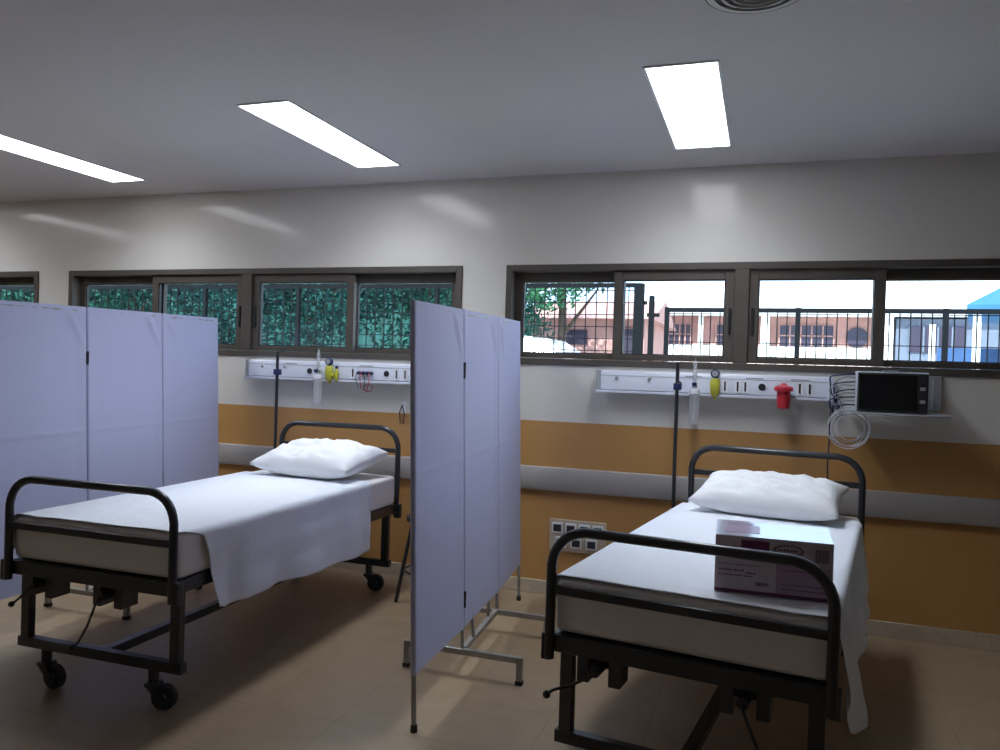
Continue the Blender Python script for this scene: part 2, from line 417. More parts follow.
TOP = .7495
def drape(label, loc, rz, v0, v1, drop_l, drop_r, front_skew, flare, nv=90, nu=120, seed=0, u0=None, hemfn=None, taper=None):
    # sheet lying on the mattress and hanging over its sides; local coordinates
    W = .446; bm = B(); R_ = .03
    def fn(u, v):
        vv = v0+(v1-v0)*v
        dl = drop_l(vv) if callable(drop_l) else drop_l
        dr = drop_r(vv) if callable(drop_r) else drop_r
        s = -(W+dl) + u*(2*W+dl+dr)          # arc length across, 0 at the centre
        wr = .0035*nz(s*5+seed, vv*4, 3)+.002*nz(s*14+seed, vv*12, 8)
        y = vv
        if abs(s) <= W-.02:
            x, z = s, TOP+.0035+wr
        else:
            d = abs(s)-(W-.02); sg = 1 if s > 0 else -1
            if d < R_*PI/2:
                a = d/R_; x = sg*(W-.02+R_*math.sin(a)); z = TOP+.0035-R_*(1-math.cos(a))
            else:
                dd = d-R_*PI/2; D_ = (dr if sg > 0 else dl)+.001
                k = min(1, dd/.35)
                fold = .015*math.sin(vv*13+seed+2.5*nz(vv*3, 1, seed))*k + .012*nz(vv*7, dd*4, seed)*k+.011*nz(vv*2.5+dd*2, dd*9, seed+4)*min(1, dd/.08)
                x = sg*(W+.010+flare*dd+fold); z = TOP+.0035-R_-dd
        if s > W-.02 and front_skew:
            d = s-(W-.02); y = vv+max(0, 1-(vv-v0)/.45)*(.11*min(1, d/.05)+front_skew*d/.4)
        if taper: x, y, z = taper(x, y, z, s, vv)
        return Vector((x, y, z))
    grid(bm, nu, nv, fn)
    o = obj('bed_sheet', bm, 'sheet', None, smooth=180); solid(o, .0014, 0)
    o.location = loc; o.rotation_euler = (0, 0, rz)
    return tag(o, label, 'bed sheet', 'white bed sheets')
drape('white sheet across the left bed, one side hanging low in front', *B1, -.982, .62, .16, lambda v: .385+.02*math.sin(v*3)-.035*max(0, 1-(v+.982)/.14), .10, .03, seed=2)
def dr2(v):      # hem rises towards the head of the bed and dips in points
    t = (v+.93)/1.75
    return .335+.09*math.exp(-((v+.62)/.27)**4)-.10*max(0, 1-abs(v+.99)/.15)+.015*math.sin(v*9)
drape('white sheet over the right bed, hanging low down its right side', *B2, -.982, .80, .10, dr2, 0, .145, seed=9)

def pillow(label, loc, rz, tilt, sx=.36, sy=.22, sz=.075, seed=0):
    bm = B(); bmesh.ops.create_cube(bm, size=2); bmesh.ops.subdivide_edges(bm, edges=bm.edges[:], cuts=27, use_grid_fill=True)
    for v_ in bm.verts:
        p = v_.co; x, y, z = p
        m_ = max(abs(x), abs(y), abs(z)); 
        e_ = max(0, (1-abs(x)**2.6))**.5*max(0, (1-abs(y)**2.6))**.5     # thickness over the plan
        edge = 1-.10*(1-abs(y)**2)*0
        pin = 1-.07*math.cos(x*PI/2)*abs(y)**3
        pin2 = 1-.06*math.cos(y*PI/2)*abs(x)**3
        hz_ = sz*(.10+.90*e_)
        q = Vector((x*sx*pin2, y*sy*pin, z*hz_))
        w = .012*nz(x*3+seed, y*2.2, z+seed)+.006*nz(x*8+seed, y*5, 2)
        diag = .011*math.sin((x*1.2+y*.9+.8*nz(x*2, y*2, seed))*9)*e_*(1 if z > 0 else .2)
        q.z += (w+diag)*(.3+e_)*(1 if z > -.5 else .2)
        v_.co = q
    o = obj('pillow', bm, 'pillow', None, smooth=180)
    o.location = loc; o.rotation_euler = (tilt, 0, rz)
    return tag(o, label, 'pillow', 'white pillows')
def loc_of(Bd, x, y, z):
    (bx_, by_, _), rz = Bd; return (bx_+x*math.cos(rz)-y*math.sin(rz), by_+x*math.sin(rz)+y*math.cos(rz), z)
pillow('white pillow at the head of the left bed, under the dark head rail', loc_of(B1, .055, .70, .858), B1[1]+math.radians(-5), math.radians(9), sx=.35, sy=.23, sz=.098, seed=3)
pillow('creased white pillow at the head of the right bed', loc_of(B2, .02, .72, .852), B2[1]+math.radians(-3), math.radians(11), sx=.355, sy=.215, sz=.09, seed=11)

def iv_pole(label, loc, hook):
    t = thing('iv_pole', label, 'pole', loc, 0, 'thin poles behind the beds')
    obj('pole', sweep(B(), [(0, 0, 0), (0, 0, loc and 1.52-.0)], .011, 10), 'black', t)
    if hook: obj('hook_bar', sweep(B(), fillet([(0, 0, 1.515), (-.09, 0, 1.522), (-.095, 0, 1.545)], .02, 4), .005, 8), 'black', t)
    else: obj('hook_bar', sweep(B(), fillet([(0, 0, 1.51), (.02, .05, 1.53), (.02, .06, 1.55)], .01, 4), .005, 8), 'black', t)
    obj('foot_plate', lathe(B(), [(.05, 0), (.05, .008), (.02, .02)], 16), 'black', t)
    obj('clamp', bx(-.02, .024, -.02, .02, 1.36, 1.40), 'navy', t, bevel=.004)
iv_pole('thin dark pole standing behind the head of the left bed', (-3.21, 4.66, 0), False)
iv_pole('thin dark pole with a short hook behind the head of the right bed', (-.475, 4.64, 0), True)

# ------------------------------------------------------------------ folding screens
def screen(label, x, grp='lavender folding screens', lean=-.034):
    t = thing('folding_screen', label, 'folding screen', (x, 0, 0), 0, grp)
    ys = [2.835, 3.44, 4.075, 4.69]; xs = [0.0, -.03, -.075, -.14]
    def top(y): return 1.716+.019*(y-2.8)
    def P(i_or_y, z, dx=0):
        y = i_or_y; k = 0
        while k < 2 and y > ys[k+1]: k += 1
        f = (y-ys[k])/(ys[k+1]-ys[k]); return Vector((xs[k]+(xs[k+1]-xs[k])*f+dx+lean*z, y, z))
    for i in range(3):
        y0, y1 = ys[i]+(.0145 if i else 0), ys[i+1]-.0145*(i < 2)
        zb = .262
        # frame
        pts = [P(y0, zb), P(y0, top(y0)-.022), P(y1, top(y1)-.022), P(y1, zb)]
        bm = sweep(B(), fillet(pts, .02, 4), .0095, 10); sweep(bm, [P(y0, zb), P(y1, zb)], .0085, 8)
        if i == 0: sweep(bm, [P(y0, .02), P(y0, zb+.01)], .0105, 10)
        if i == 2: sweep(bm, [P(y1, .02), P(y1, zb+.01)], .0105, 10)
        fr = obj('panel_frame', bm, 'alu', t)
        if i != 1:
            yy = y0 if i == 0 else y1
            obj('foot_tip', lathe(B(), [(.014, 0), (.015, .004), (.013, .03)], 12, P(yy, 0)-Vector((0, 0, 0))), 'rubber', fr)
        # cloth: a sleeve over both faces of the frame
        def cl(u, v, sgn):
            u = 3*u*u-2*u**3; LL_ = y1-y0+.024; y = y0-.012+LL_*u; zt = top(y); ed = min(u, 1-u)*LL_; tf = math.sqrt(max(0, 1-max(0, 1-ed/.012)**2)); z = zb-.035+(zt-zb+.035)*v
            q = P(min(max(y, ys[0]), ys[3]), z, sgn*.0128*tf)
            q.y = y
            e_ = min(u, 1-u, 1)*8; e_ = min(1, e_); tv = min(1, (1-v)*12)
            q.x += sgn*(-.004*e_*tf) + .0018*nz(y*4, z*2.2, i*5+x)*e_
            # little gathers under the top tube and pull creases at the corners
            q.x += sgn*.003*(1+math.sin(u*55))*e_*max(0, 1-(1-v)*14)*tv*1
            d = abs((u-(.86 if i < 2 else .15))*.6+(v-.93)*.9)
            q.x += sgn*.02*math.exp(-(d/.022)**2)*max(0, 1-(1-v)/.16)*min(1, (1-v)*20)
            # sewn join half way up
            q.x += sgn*.0022*math.exp(-((v-.535)/.006)**2)
            return q
        bm = B(); nu, nv = 56, 150
        F = [[bm.verts.new(cl(a/(nu-1), b_/(nv-1), 1)) for b_ in range(nv)] for a in range(nu)]
        Q = [[bm.verts.new(cl(a/(nu-1), b_/(nv-1), -1)) for b_ in range(nv)] for a in range(nu)]
        for a in range(nu-1):
            for b_ in range(nv-1):
                bm.faces.new((F[a][b_], F[a+1][b_], F[a+1][b_+1], F[a][b_+1])); bm.faces.new((Q[a][b_], Q[a][b_+1], Q[a+1][b_+1], Q[a+1][b_]))
            bm.faces.new((F[a][-1], F[a+1][-1], Q[a+1][-1], Q[a][-1]))
        bmesh.ops.remove_doubles(bm, verts=bm.verts, dist=.00005)
        obj('cloth_panel', bm, 'screen', t, smooth=50)
    for i in (1, 2):
        for z in (1.44, .36):
            q = P(ys[i], z)
            hs = 1 if i == 1 else -1
            bm = sweep(B(), [q+Vector((.014*hs, 0, -.038)), q+Vector((.014*hs, 0, .038))], .006, 8)
            box(bm, q.x+.012*hs-.003, q.x+.012*hs+.003, q.y-.009, q.y+.009, z-.03, z+.03)
            obj('hinge', bm, 'dark', t)
        q = P(ys[i], .12)
        pts = fillet([q+Vector((-.29, 0, -.118)), q+Vector((-.29, 0, 0)), q+Vector((.29, 0, 0)), q+Vector((.29, 0, -.118))], .012, 3)
        bm = B(); c0, c1, c2, c3 = [q+Vector(a) for a in ((-.285, 0, -.105), (-.285, 0, -.006), (.285, 0, -.006), (.285, 0, -.105))]
        sqtube(bm, c0, c1+Vector((0, 0, .014)), .028); sqtube(bm, c1, c2, .028); sqtube(bm, c3, c2+Vector((0, 0, .014)), .028)
        dy = .03 if i == 1 else -.03
        sweep(bm, [q+Vector((0, dy*0, 0)), P(ys[i]+dy*0, .26)], .009, 8)
        sweep(bm, [q+Vector((0, dy*5, 0)), P(ys[i]+dy*5, .26)], .009, 8)
        cf = obj('cross_foot', bm, 'alu', t, bevel=.003)
        for c in (c0, c3): obj('foot_tip', bx(c.x-.017, c.x+.017, c.y-.017, c.y+.017, 0, .02), 'rubber', cf, bevel=.003)
    a, b_ = P(ys[1], .12), P(ys[2], .12)
    obj('base_rail', sqtube(B(), a+Vector((0, .012, 0)), b_-Vector((0, .012, 0)), .028), 'alu', t, bevel=.003)
    return t
screen('three-panel lavender cloth folding screen standing between the two beds', -1.272)
screen('three-panel lavender cloth folding screen at the left edge, beyond the left bed', -3.55, lean=-.04)

# ------------------------------------------------------------------ bedhead service panels
def service_panel(label, x0, x1, sockets, slots, marks):
    t = thing('service_panel', label, 'wall panel', (x0, WY, 1.33), 0, 'bedhead service panels')
    W = x1-x0
    pr = [(-.0005, 0), (-.075, .004), (-.088, .016), (-.088, .118), (-.078, .130), (-.0005, .132)]
    bm = B(); A = [bm.verts.new((.03, y, z)) for y, z in pr]; Q = [bm.verts.new((W-.03, y, z)) for y, z in pr]; n = len(pr)
    for i in range(n): bm.faces.new((A[i], A[(i+1) % n], Q[(i+1) % n], Q[i]))
    bm.faces.new(A[::-1]); bm.faces.new(Q)
    obj('body', bm, 'panelw', t)
    for a in (0, W-.03): obj('end_cap', bx(a, a+.03, -.092, -.0005, -.002, .134), 'greyp' if a == 0 else 'panelw', t, bevel=.004)
    obj('lower_rail', bx(.0, W, -.112, -.090, -.006, .010), 'panelw', t, bevel=.003)
    obj('cover_seam', bx(.03, W-.03, -.0895, -.088, .100, .103), 'greyp', t)
    for s in sockets:
        s -= x0
        bm = lathe(B(), [(.026 if s > .35 else .016, -.092), (.026 if s > .35 else .016, -.0885)], 20, (s, 0, .062 if s > .35 else .085), 'Y')
        k = obj('socket', bm, 'white', t)
        big = s > .35
        obj('socket_hole', lathe(B(), [(.019 if big else .010, -.098 if big else -.094), (.021 if big else .012, -.0925)], 18, (s, 0, .062 if big else .085), 'Y'), 'dark' if big else 'greyp', k)
    for s in slots:
        s -= x0
        k = obj('switch_plate', bx(s-.018, s+.018, -.091, -.0885, .022, .098), 'white', t, bevel=.001)
        obj('switch', bx(s-.005, s+.005, -.096, -.0915, .032, .088), 'dark', k, bevel=.001)
    for s in marks:
        s -= x0; obj('name_strip', bx(s-.05, s+.05, -.0902, -.0885, .108, .113), 'greyp', t)
    return t
service_panel('white bedhead service panel on the wall behind the left bed', -3.585, -2.20, [-3.44, -3.25, -3.044, -2.44], [-2.70, -2.365, -2.300], [-3.2, -2.6])
service_panel('white bedhead service panel on the wall under the right window', -.99, .38, [-.86, -.66, -.485, -.007], [-.215, -.143, -.100, .199, .253], [-.40, -.05, .2])

def flowmeter(label, x):
    t = thing('flowmeter', label, 'flowmeter', (x, WY-.125, 1.35), 0, 'flowmeters with bottles')
    obj('flow_tube', lathe(B(), [(.008, .055), (.012, .06), (.012, .17), (.006, .18), (.004, .20)], 14), 'clear', t)
    bm = sweep(B(), [(0, .036, .045), (0, 0, .045)], .012, 10); lathe(bm, [(.012, .02), (.017, .03), (.017, .058), (.010, .064)], 14)
    obj('valve_body', bm, 'steel', t)
    obj('valve_knob', lathe(B(), [(.013, -.035), (.014, -.015)], 12, (0, 0, .045), 'Y'), 'navy', t)
    obj('bottle_cap', lathe(B(), [(.028, -.012), (.030, -.010), (.030, .016), (.014, .022)], 20), 'white', t)
    b_ = obj('bottle', lathe(B(), [(.028, -.19), (.030, -.185), (.031, -.06), (.027, -.012)], 20), 'clear', t)
    obj('dip_tube', sweep(B(), [(0, 0, -.17), (0, 0, -.013)], .003, 6), 'tube', b_)
flowmeter('small flowmeter with clear bottle on the left bedhead panel', -2.955)
flowmeter('small flowmeter with clear bottle on the right bedhead panel', -.387)
def regulator(label, x, big):
    t = thing('suction_regulator', label, 'regulator', (x, WY-.115, 1.39), 0, 'yellow suction regulators')
    bm = lathe(B(), [(.018, -.06), (.024, -.05), (.029, -.02), (.029, .03), (.018, .045)], 16); sweep(bm, [(0, .024, 0), (0, 0, 0)], .014, 10)
    obj('body', bm, 'yellow', t)
    g = obj('gauge', lathe(B(), [(.024, -.022), (.026, -.018), (.026, .008)], 20, (0, 0, .072), 'Y'), 'navy', t)
    obj('gauge_face', lathe(B(), [(.018, -.0245), (.018, -.0225)], 18, (0, 0, .072), 'Y'), 'greyp', g)
    if big: obj('side_knob', lathe(B(), [(.014, .012), (.018, .016), (.018, .04), (.012, .044)], 14, (.0, 0, -.02), 'X'), 'yellow', t)
    obj('outlet', lathe(B(), [(.009, -.08), (.011, -.0605)], 10), 'yellow', t)
regulator('yellow suction regulator with dark gauge on the left bedhead panel', -2.872, True)
regulator('yellow suction regulator on the right bedhead panel', -.271, False)
tag(regx := thing('suction_regulator', '', 'regulator', (-2.815, WY-.115, 1.375)), 'small yellow-green valve beside the left bedhead regulator', 'regulator')
bm = lathe(B(), [(.010, -.045), (.013, -.04), (.013, .03), (.008, .04)], 14); sweep(bm, [(0, .024, 0), (0, 0, 0)], .009, 10)
obj('body', bm, 'yellow', regx); obj('cap', lathe(B(), [(.009, .04), (.011, .045), (.010, .06)], 12), 'navy', regx)
# plugs with red leads
pn = ['leftmost', 'second', 'third', 'rightmost']
for i, x in enumerate((-2.645, -2.615, -2.585, -2.553)):
    t = thing('power_plug', 'dark plug in the left bedhead panel, %s of four side by side' % pn[i], 'plug', (x, WY-.088, 1.392), 0, 'plugs in the left bedhead panel')
    obj('plug_body', lathe(B(), [(.0125, 0-.001), (.0125, -.02), (.008, -.04)], 12, (0, 0, 0), 'Y'), 'navy', t)
    obj('lead', sweep(B(), [(0, -.038, 0), (.0, -.052, -.012), (.004*(i-1.5), -.05, -.05), (.01*(1.5-i), -.045, -.10-.01*i)], .003, 6), 'redtag' if i % 2 else 'dark', t)
tt = tag(obj('cable_loop', sweep(B(), [(-2.60+.032*math.cos(a), WY-.05+.004*math.sin(a*2), 1.285+.024*math.sin(a)) for a in [k*2*PI/24 for k in range(24)]], .003, 6, True), 'redtag'), 'small red wire loop hanging below the left bedhead panel plugs', 'cable')
# red container
t = thing('red_container', 'small red plastic container hooked on the right bedhead panel', 'container', (.112, WY-.147, 1.275))
obj('body', lathe(B(), [(.030, 0), (.034, .004), (.035, .03), (.036, .032), (.035, .036), (.037, .06), (.038, .062), (.037, .066), (.038, .098)], 24), 'red', t)
obj('lid', lathe(B(), [(.040, .0985), (.052, .100), (.052, .118), (.046, .126), (.022, .132), (.012, .145)], 24), 'red', t)
obj('hanger', bx(-.012, .012, .034, .0345+.014, .07, .10), 'red', t)

# wall hook near the middle screen
t = thing('wall_hook', 'small metal wall hook with hanging tube near the middle screen', 'hook', (-2.345, WY-.001, 1.15))
obj('plate', bx(-.014, .014, -.008, 0, -.03, .05), 'white', t, bevel=.002)
obj('hook_arm', sweep(B(), [(0, -.008, .03), (0, -.03, .02), (0, -.04, .04)], .004, 8), 'steel', t)
obj('hanging_tube', sweep(B(), [(0, -.03, .028), (-.018, -.03, -.02), (-.012, -.03, -.09), (.012, -.03, -.10), (.02, -.03, -.03), (.003, -.034, .026)], .004, 8), 'dark', t)
# socket box low on the wall
t = thing('wall_socket', 'low wall socket box with dark outlets behind the foot of the right bed', 'wall socket', (-1.09, WY, .29))
obj('faceplate', bx(-.19, .18, -.014, -.0005, 0, .205), 'skirting', t, bevel=.004)
for i in range(4):
    x = -.135+i*.088; k = obj('outlet', bx(x-.036, x+.036, -.022, -.0145, .115, .185), 'white', t, bevel=.003)
    obj('outlet_hole', bx(x-.026, x+.026, -.025, -.0225, .128, .172), 'dark', k, bevel=.002)
for i in range(3):
    x = -.11+i*.1; k = obj('outlet', bx(x-.036, x+.036, -.022, -.0145, .025, .095), 'white', t, bevel=.003)
    obj('outlet_hole', bx(x-.026, x+.026, -.025, -.0225, .038, .082), 'dark', k, bevel=.002)

# ------------------------------------------------------------------ monitor and its cables
t = thing('monitor_bracket', 'grey metal wall bracket and shelf holding the black monitor', 'bracket', (.70, WY, 1.30))
obj('back_plate', bx(.02, .235, -.03, -.0005, -.01, .185), 'greyp', t, bevel=.003)
obj('shelf', bx(-.24, .24, -.27, -.03, -.034, -.022), 'greyp', t, bevel=.003)
bm = B()
for k in range(4): box(bm, .05+k*.045, .06+k*.045, -.036, -.031, 0, .17)
obj('plate_ribs', bm, 'silver', t)
m_ = thing('patient_monitor', 'black patient monitor with pale grey casing on the wall bracket', 'monitor', (.655, 4.66, 1.282), math.radians(-1))
obj('housing', bx(-.176, .176, -.02, .10, 0, .218), 'silver', m_, bevel=.008)
obj('front_bezel', bx(-.170, .172, -.030, -.0205, .003, .212), 'bezel', m_, bevel=.004)
obj('display', bx(-.160, .118, -.0325, -.0305, .014, .200), 'screenglass', m_, smooth=0)
obj('carry_handle', bx(-.045, .03, -.018, .05, .2185, .224), 'silver', m_, bevel=.003)
for k in range(5): obj('button', bx(.132, .158, -.034, -.0305, .02+k*.034, .038+k*.034), 'greyp' if k % 2 else 'dark', m_, bevel=.002)
# cable bundle left of the monitor
for k in range(9):
    z = 1.315+k*.021; x1 = .478; x0 = .365+.02*math.sin(k*2.1)
    pts = [(x1, 4.70, z), ((x0+x1)/2, 4.66+.01*math.sin(k), z+.006*math.sin(k*3)), (x0, 4.68, z-.015), (x0+.01, 4.70, z-.06-.005*k), (x0+.03+.004*k, 4.69, 1.25)]
    c = obj('monitor_cable', sweep(B(), fillet(pts, .012, 4), .0042, 6), 'greyp' if k % 2 else 'navy')
    tag(c, 'thin cable plugged into the left side of the black monitor', 'cable', 'cables plugged into the monitor')
for k in range(6):
    r = .108-.009*(k % 5); cx = .452+.006*math.sin(k*2); cz = 1.185+.007*math.cos(k*1.7)
    pts = [(cx+r*math.cos(a)*.98, 4.69+.010*math.sin(a*2+k)-.006*k, cz+r*1.0*math.sin(a)) for a in [j*2*PI/40 for j in range(40)]]
    c = obj('coiled_tube', sweep(B(), pts, .003, 6, True), 'tube' if k != 3 else 'greyp')
    tag(c, 'pale tubing loop in the coil hanging left below the monitor', 'tubing', 'coiled tubing below the monitor')
pts = [(.37, 4.69, 1.31), (.352, 4.685, 1.25), (.358, 4.69, 1.12), (.350, 4.69, 1.0), (.362, 4.70, .80), (.40, 4.75, .45), (.52, 4.82, .012), (.60, 4.84, .012)]
tag(obj('hanging_cable', sweep(B(), fillet(pts, .04, 5), .0042, 8), 'dark'), 'dark cable hanging from beside the monitor down behind the right bed', 'cable')

# ------------------------------------------------------------------ carton on the right bed
t = thing('carton', 'mauve and white glossy cardboard carton standing on the right bed', 'carton', (.045, 2.725, TOP+.009), math.radians(1.5))
cw, cd, chh = .178, .095, .182
obj('carton_body', bx(-cw, cw, -cd, cd, 0, chh-.001), 'carton', t, bevel=.002)
bm = B(); V = [bm.verts.new(p) for p in ((-cw, -cd, chh-.001), (cw, -cd, chh-.001), (cw, cd, chh-.001), (-cw, cd, chh-.001), (-cw, -cd, chh+.001), (cw, -cd, chh+.001), (cw, cd, chh+.016), (-cw, cd, chh+.016))]
for f_ in ((3, 2, 1, 0), (4, 5, 6, 7), (0, 1, 5, 4), (1, 2, 6, 5), (2, 3, 7, 6), (3, 0, 4, 7)): bm.faces.new([V[i] for i in f_])
obj('carton_lid', bm, 'cartontop', t, smooth=0)      # flaps standing a little open at the back
fy = -cd-.0008
def pr(name, x0, x1, z0, z1, m, k=0): return obj(name, bx(x0, x1, fy-k*.0004-.0004, fy+.0006, z0, z1), m, t, smooth=0)
pr('printed_panel', .01, cw-.004, .012, .105, 'mauve')
pr('printed_stripe', -cw+.002, cw-.002, .002, .011, 'magenta', 1)
pr('printed_block', -.098, -.012, .135, .172, 'magenta')
bm = B()      # lettering marks, illegible in the photograph
random.seed(3)
def scrib(x0, x1, z, h):
    x = x0
    while x < x1:
        w = random.uniform(.004, .009); box(bm, x, min(x+w, x1), fy-.0012, fy+.0004, z, z+h*random.uniform(.7, 1)); x += w+random.uniform(.0015, .003)
scrib(-.165, -.085, .070, .006); scrib(-.080, -.05, .064, .006); scrib(-.165, -.06, .055, .004)
scrib(-.165, -.04, .090, .003)
obj('printed_text', bm, 'ink', t, smooth=0); bm = B()
scrib(-.05, -.01, .03, .012)
obj('printed_code', bm, 'ink', t, smooth=0); bm = B()
scrib(.03, .16, .025, .005); scrib(.03, .15, .04, .004); scrib(.03, .14, .085, .004)
obj('printed_text', bm, 'ink', t, smooth=0); bm = B()
for k in range(20):      # oval emblem
    a = 2*PI*k/20; x, z = .045+.042*math.cos(a), .150+.016*math.sin(a); box(bm, x-.005, x+.005, fy-.0012, fy+.0004, z-.002, z+.002)
scrib(.015, .075, .147, .007)
obj('printed_oval', bm, 'ink', t, smooth=0); bm = B()
for gx in range(2):
    for gz in range(2):
        x, z = .125+gx*.021, .122+gz*.021; box(bm, x, x+.017, fy-.0012, fy+.0004, z, z+.003); box(bm, x, x+.017, fy-.0012, fy+.0004, z+.014, z+.017)
        box(bm, x, x+.003, fy-.0012, fy+.0004, z, z+.017); box(bm, x+.014, x+.017, fy-.0012, fy+.0004, z, z+.017); box(bm, x+.006, x+.011, fy-.0012, fy+.0004, z+.006, z+.011)
obj('printed_symbols', bm, 'ink', t, smooth=0)
tl = Matrix.Translation((0, 0, chh+.0085)) @ Matrix.Rotation(math.atan(.015/.19), 4, 'X')
bm = B(); box(bm, -.15, -.04, -.05, .04, .0001, .0009, tl); box(bm, -.14, -.06, .055, .068, .0001, .0009, tl)
obj('lid_print', bm, 'mauve', t, smooth=0)

# stool leaning out behind the middle screen
t = thing('stool', 'black metal stool leg showing between left bed and middle screen', 'stool', (-1.91, 4.42, 0))
obj('seat', lathe(B(), [(.13, .50), (.15, .505), (.15, .53), (.13, .54)], 28), 'rubber', t)
for a in (205, 335, 90):
    ca, sa = math.cos(math.radians(a)), math.sin(math.radians(a))
    obj('leg', sweep(B(), [(.20*ca, .20*sa, .003), (.11*ca, .11*sa, .499)], .0125, 10), 'black', t)
obj('foot_ring', sweep(B(), [(.155*math.cos(k*PI/12), .155*math.sin(k*PI/12), .2) for k in range(24)], .006, 8, True), 'black', t)

# ------------------------------------------------------------------ outside
GZ = .6
struct(obj('ground_outside', bx(-60, 60, WY+.16, 90, GZ-.2, GZ), 'ground', smooth=0))
def fence(label, x0, x1, ztop, posts, dx, dz, name='wire_fence', y=9.0):
    t = thing(name, label, 'fence', (0, y, GZ))
    bm = B(); sqtube(bm, (x0, 0, ztop-GZ), (x1, 0, ztop-GZ), .04, .05); sqtube(bm, (x0, 0, .12), (x1, 0, .12), .03)
    obj('rail', bm, 'fence', t)
    for x in posts: obj('post', sqtube(B(), (x, 0, 0), (x, 0, ztop-GZ+.03), .05), 'fence', t)
    bm = B(); x = x0
    while x < x1: sqtube(bm, (x, 0, .12), (x, 0, ztop-GZ), .011); x += dx
    z = .25
    while z < ztop-GZ: sqtube(bm, (x0, .004, z), (x1, .004, z), .010); z += dz
    obj('wire_mesh', bm, 'fence', t); return t
fence('tall dark wire mesh fence beyond the left windows, in front of the trees', -15, -1.42, 2.45, [-14.9, -12.4, -9.9, -7.4, -5.9, -3.9], .125, .14)
fence('low dark railing fence in front of the pink school building', -1.08, 6.5, 2.17, [-1.06, .33, 1.74, 3.1, 4.6], .10, .32)
for x, h, w, lab in ((-1.38, 2.47, .11, 'thick dark steel gate post ending the tall wire fence'), (-1.235, 2.33, .06, 'slim dark steel post between thick gate post and low railing')):
    t = thing('gate_post', lab, 'post', (x, 9, GZ))
    obj('post', sqtube(B(), (0, 0, 0), (0, 0, h-GZ), w), 'fence', t, bevel=.005)
    obj('latch', bx(-.05 if w < .1 else .06, .09 if w < .1 else .09, -.02, .02, h-GZ-.24, h-GZ-.20), 'fence', t)
# trees
def leaves(bm, c, r, n, s, rnd):
    for _ in range(n):
        d = Vector((rnd.gauss(0, 1), rnd.gauss(0, 1), rnd.gauss(0, 1))).normalized()*(rnd.random()**.4)
        p = Vector(c)+Vector((d.x*r[0], d.y*r[1], d.z*r[2])); k = s*rnd.uniform(.6, 1.4)
        a = Vector((rnd.gauss(0, 1), rnd.gauss(0, 1), rnd.gauss(0, 1))).normalized(); b_ = a.orthogonal().normalized()
        v_ = [bm.verts.new(p+a*k), bm.verts.new(p+b_*k*.45), bm.verts.new(p-a*k), bm.verts.new(p-b_*k*.45)]; bm.faces.new(v_)
def tree(label, x, y, h, r, m, n=9000, s=.06, seed=0):
    rnd = random.Random(seed); t = thing('leafy_tree', label, 'tree', (x, y, GZ), 0, 'trees beyond the fence')
    bm = B()
    for _ in range(9):
        leaves(bm, (rnd.uniform(-.5, .5)*r, rnd.uniform(-.5, .5)*r, h*rnd.uniform(  .56 if m == 'leafl' else .22, .85)), (r*.55, r*.55, h*.2), n//9, s, rnd)
    obj('foliage', bm, m, t, smooth=0)
    bm = sweep(B(), [(0, 0, 0), (.03, 0, h*.35), (-.02, .05, h*.8)], [.12, .09, .04], 8)
    for a in range(4): sweep(bm, [(0, 0, h*(.3+.1*a)), (math.cos(a*2)*r*.5, math.sin(a*2)*r*.5, h*(.5+.12*a))], [.05, .02], 6)
    obj('trunk', bm, 'bark', t)
TL = [(-3.95, 15.5, 5.0, 1.5, 'leafl', 'fresh green tree behind the white car, seen in the left pane of the right window'),
      (-6.1, 18.0, 5.5, 1.5, 'leaf', 'teal green tree just left of the fresh green one, behind the white car'),
      (-6.8, 15.2, 5.5, 1.7, 'leaf', 'teal green tree seen beside the middle screen through the left window'),
      (-8.6, 13.6, 5.2, 1.6, 'leafd', 'dark tree behind the third pane of the left window'),
      (-10.2, 12.4, 5.0, 1.5, 'leafd', 'dark tree behind the centre bar of the left window'),
      (-11.6, 12.0, 4.6, 1.4, 'leaf', 'teal green tree behind the second pane of the left window'),
      (-13.2, 12.2, 4.8, 1.4, 'leaf', 'teal green tree behind the first pane of the left window'),
      (-15.2, 12.4, 4.8, 1.5, 'leaf', 'tree behind the window at the left edge of the picture')]
for i, (x, y, h, r, m, lab) in enumerate(TL): tree(lab, x, y, h, r, m, seed=i+20)
t = thing('shade_net', 'dark green shade net stretched behind the trees at the left', 'shade net', (0, 20.6, GZ))
bm = B(); grid(bm, 80, 8, lambda u, v: Vector((-32+24.2*u, .25*math.sin(u*60), 4.6*v))); solid(obj('net', bm, 'net', t), .02)
for k in range(6): obj('net_post', sqtube(B(), (-31.5+k*4.7, .4, 0), (-31.5+k*4.7, .4, 4.7), .08), 'fence', t)
# car
t = thing('car', 'white car parked behind the tall fence under the trees', 'car', (-3.85, 13, GZ))
def carprof(side, y, pts): return [(x, y, z) for x, z in pts]
body = [(-2.0, .35), (-2.05, .75), (-1.9, .95), (-1.35, 1.02), (-1.0, 1.33), (-.2, 1.42), (.45, 1.36), (.98, 1.02), (1.65, .90), (1.95, .72), (2.0, .35)]
bm = B()
A = [bm.verts.new((x, -.82 if z < 1.05 else -.66, z)) for x, z in body]; Q = [bm.verts.new((x, .82 if z < 1.05 else .66, z)) for x, z in body]
bm.faces.new(A); bm.faces.new(Q[::-1])
for i in range(len(body)): bm.faces.new((A[i], Q[i], Q[(i+1) % len(body)], A[(i+1) % len(body)]))
bmesh.ops.triangulate(bm, faces=[f for f in bm.faces if len(f.verts) > 4])
cb = obj('car_body', bm, 'carwhite', t, bevel=.03)
bm = B()
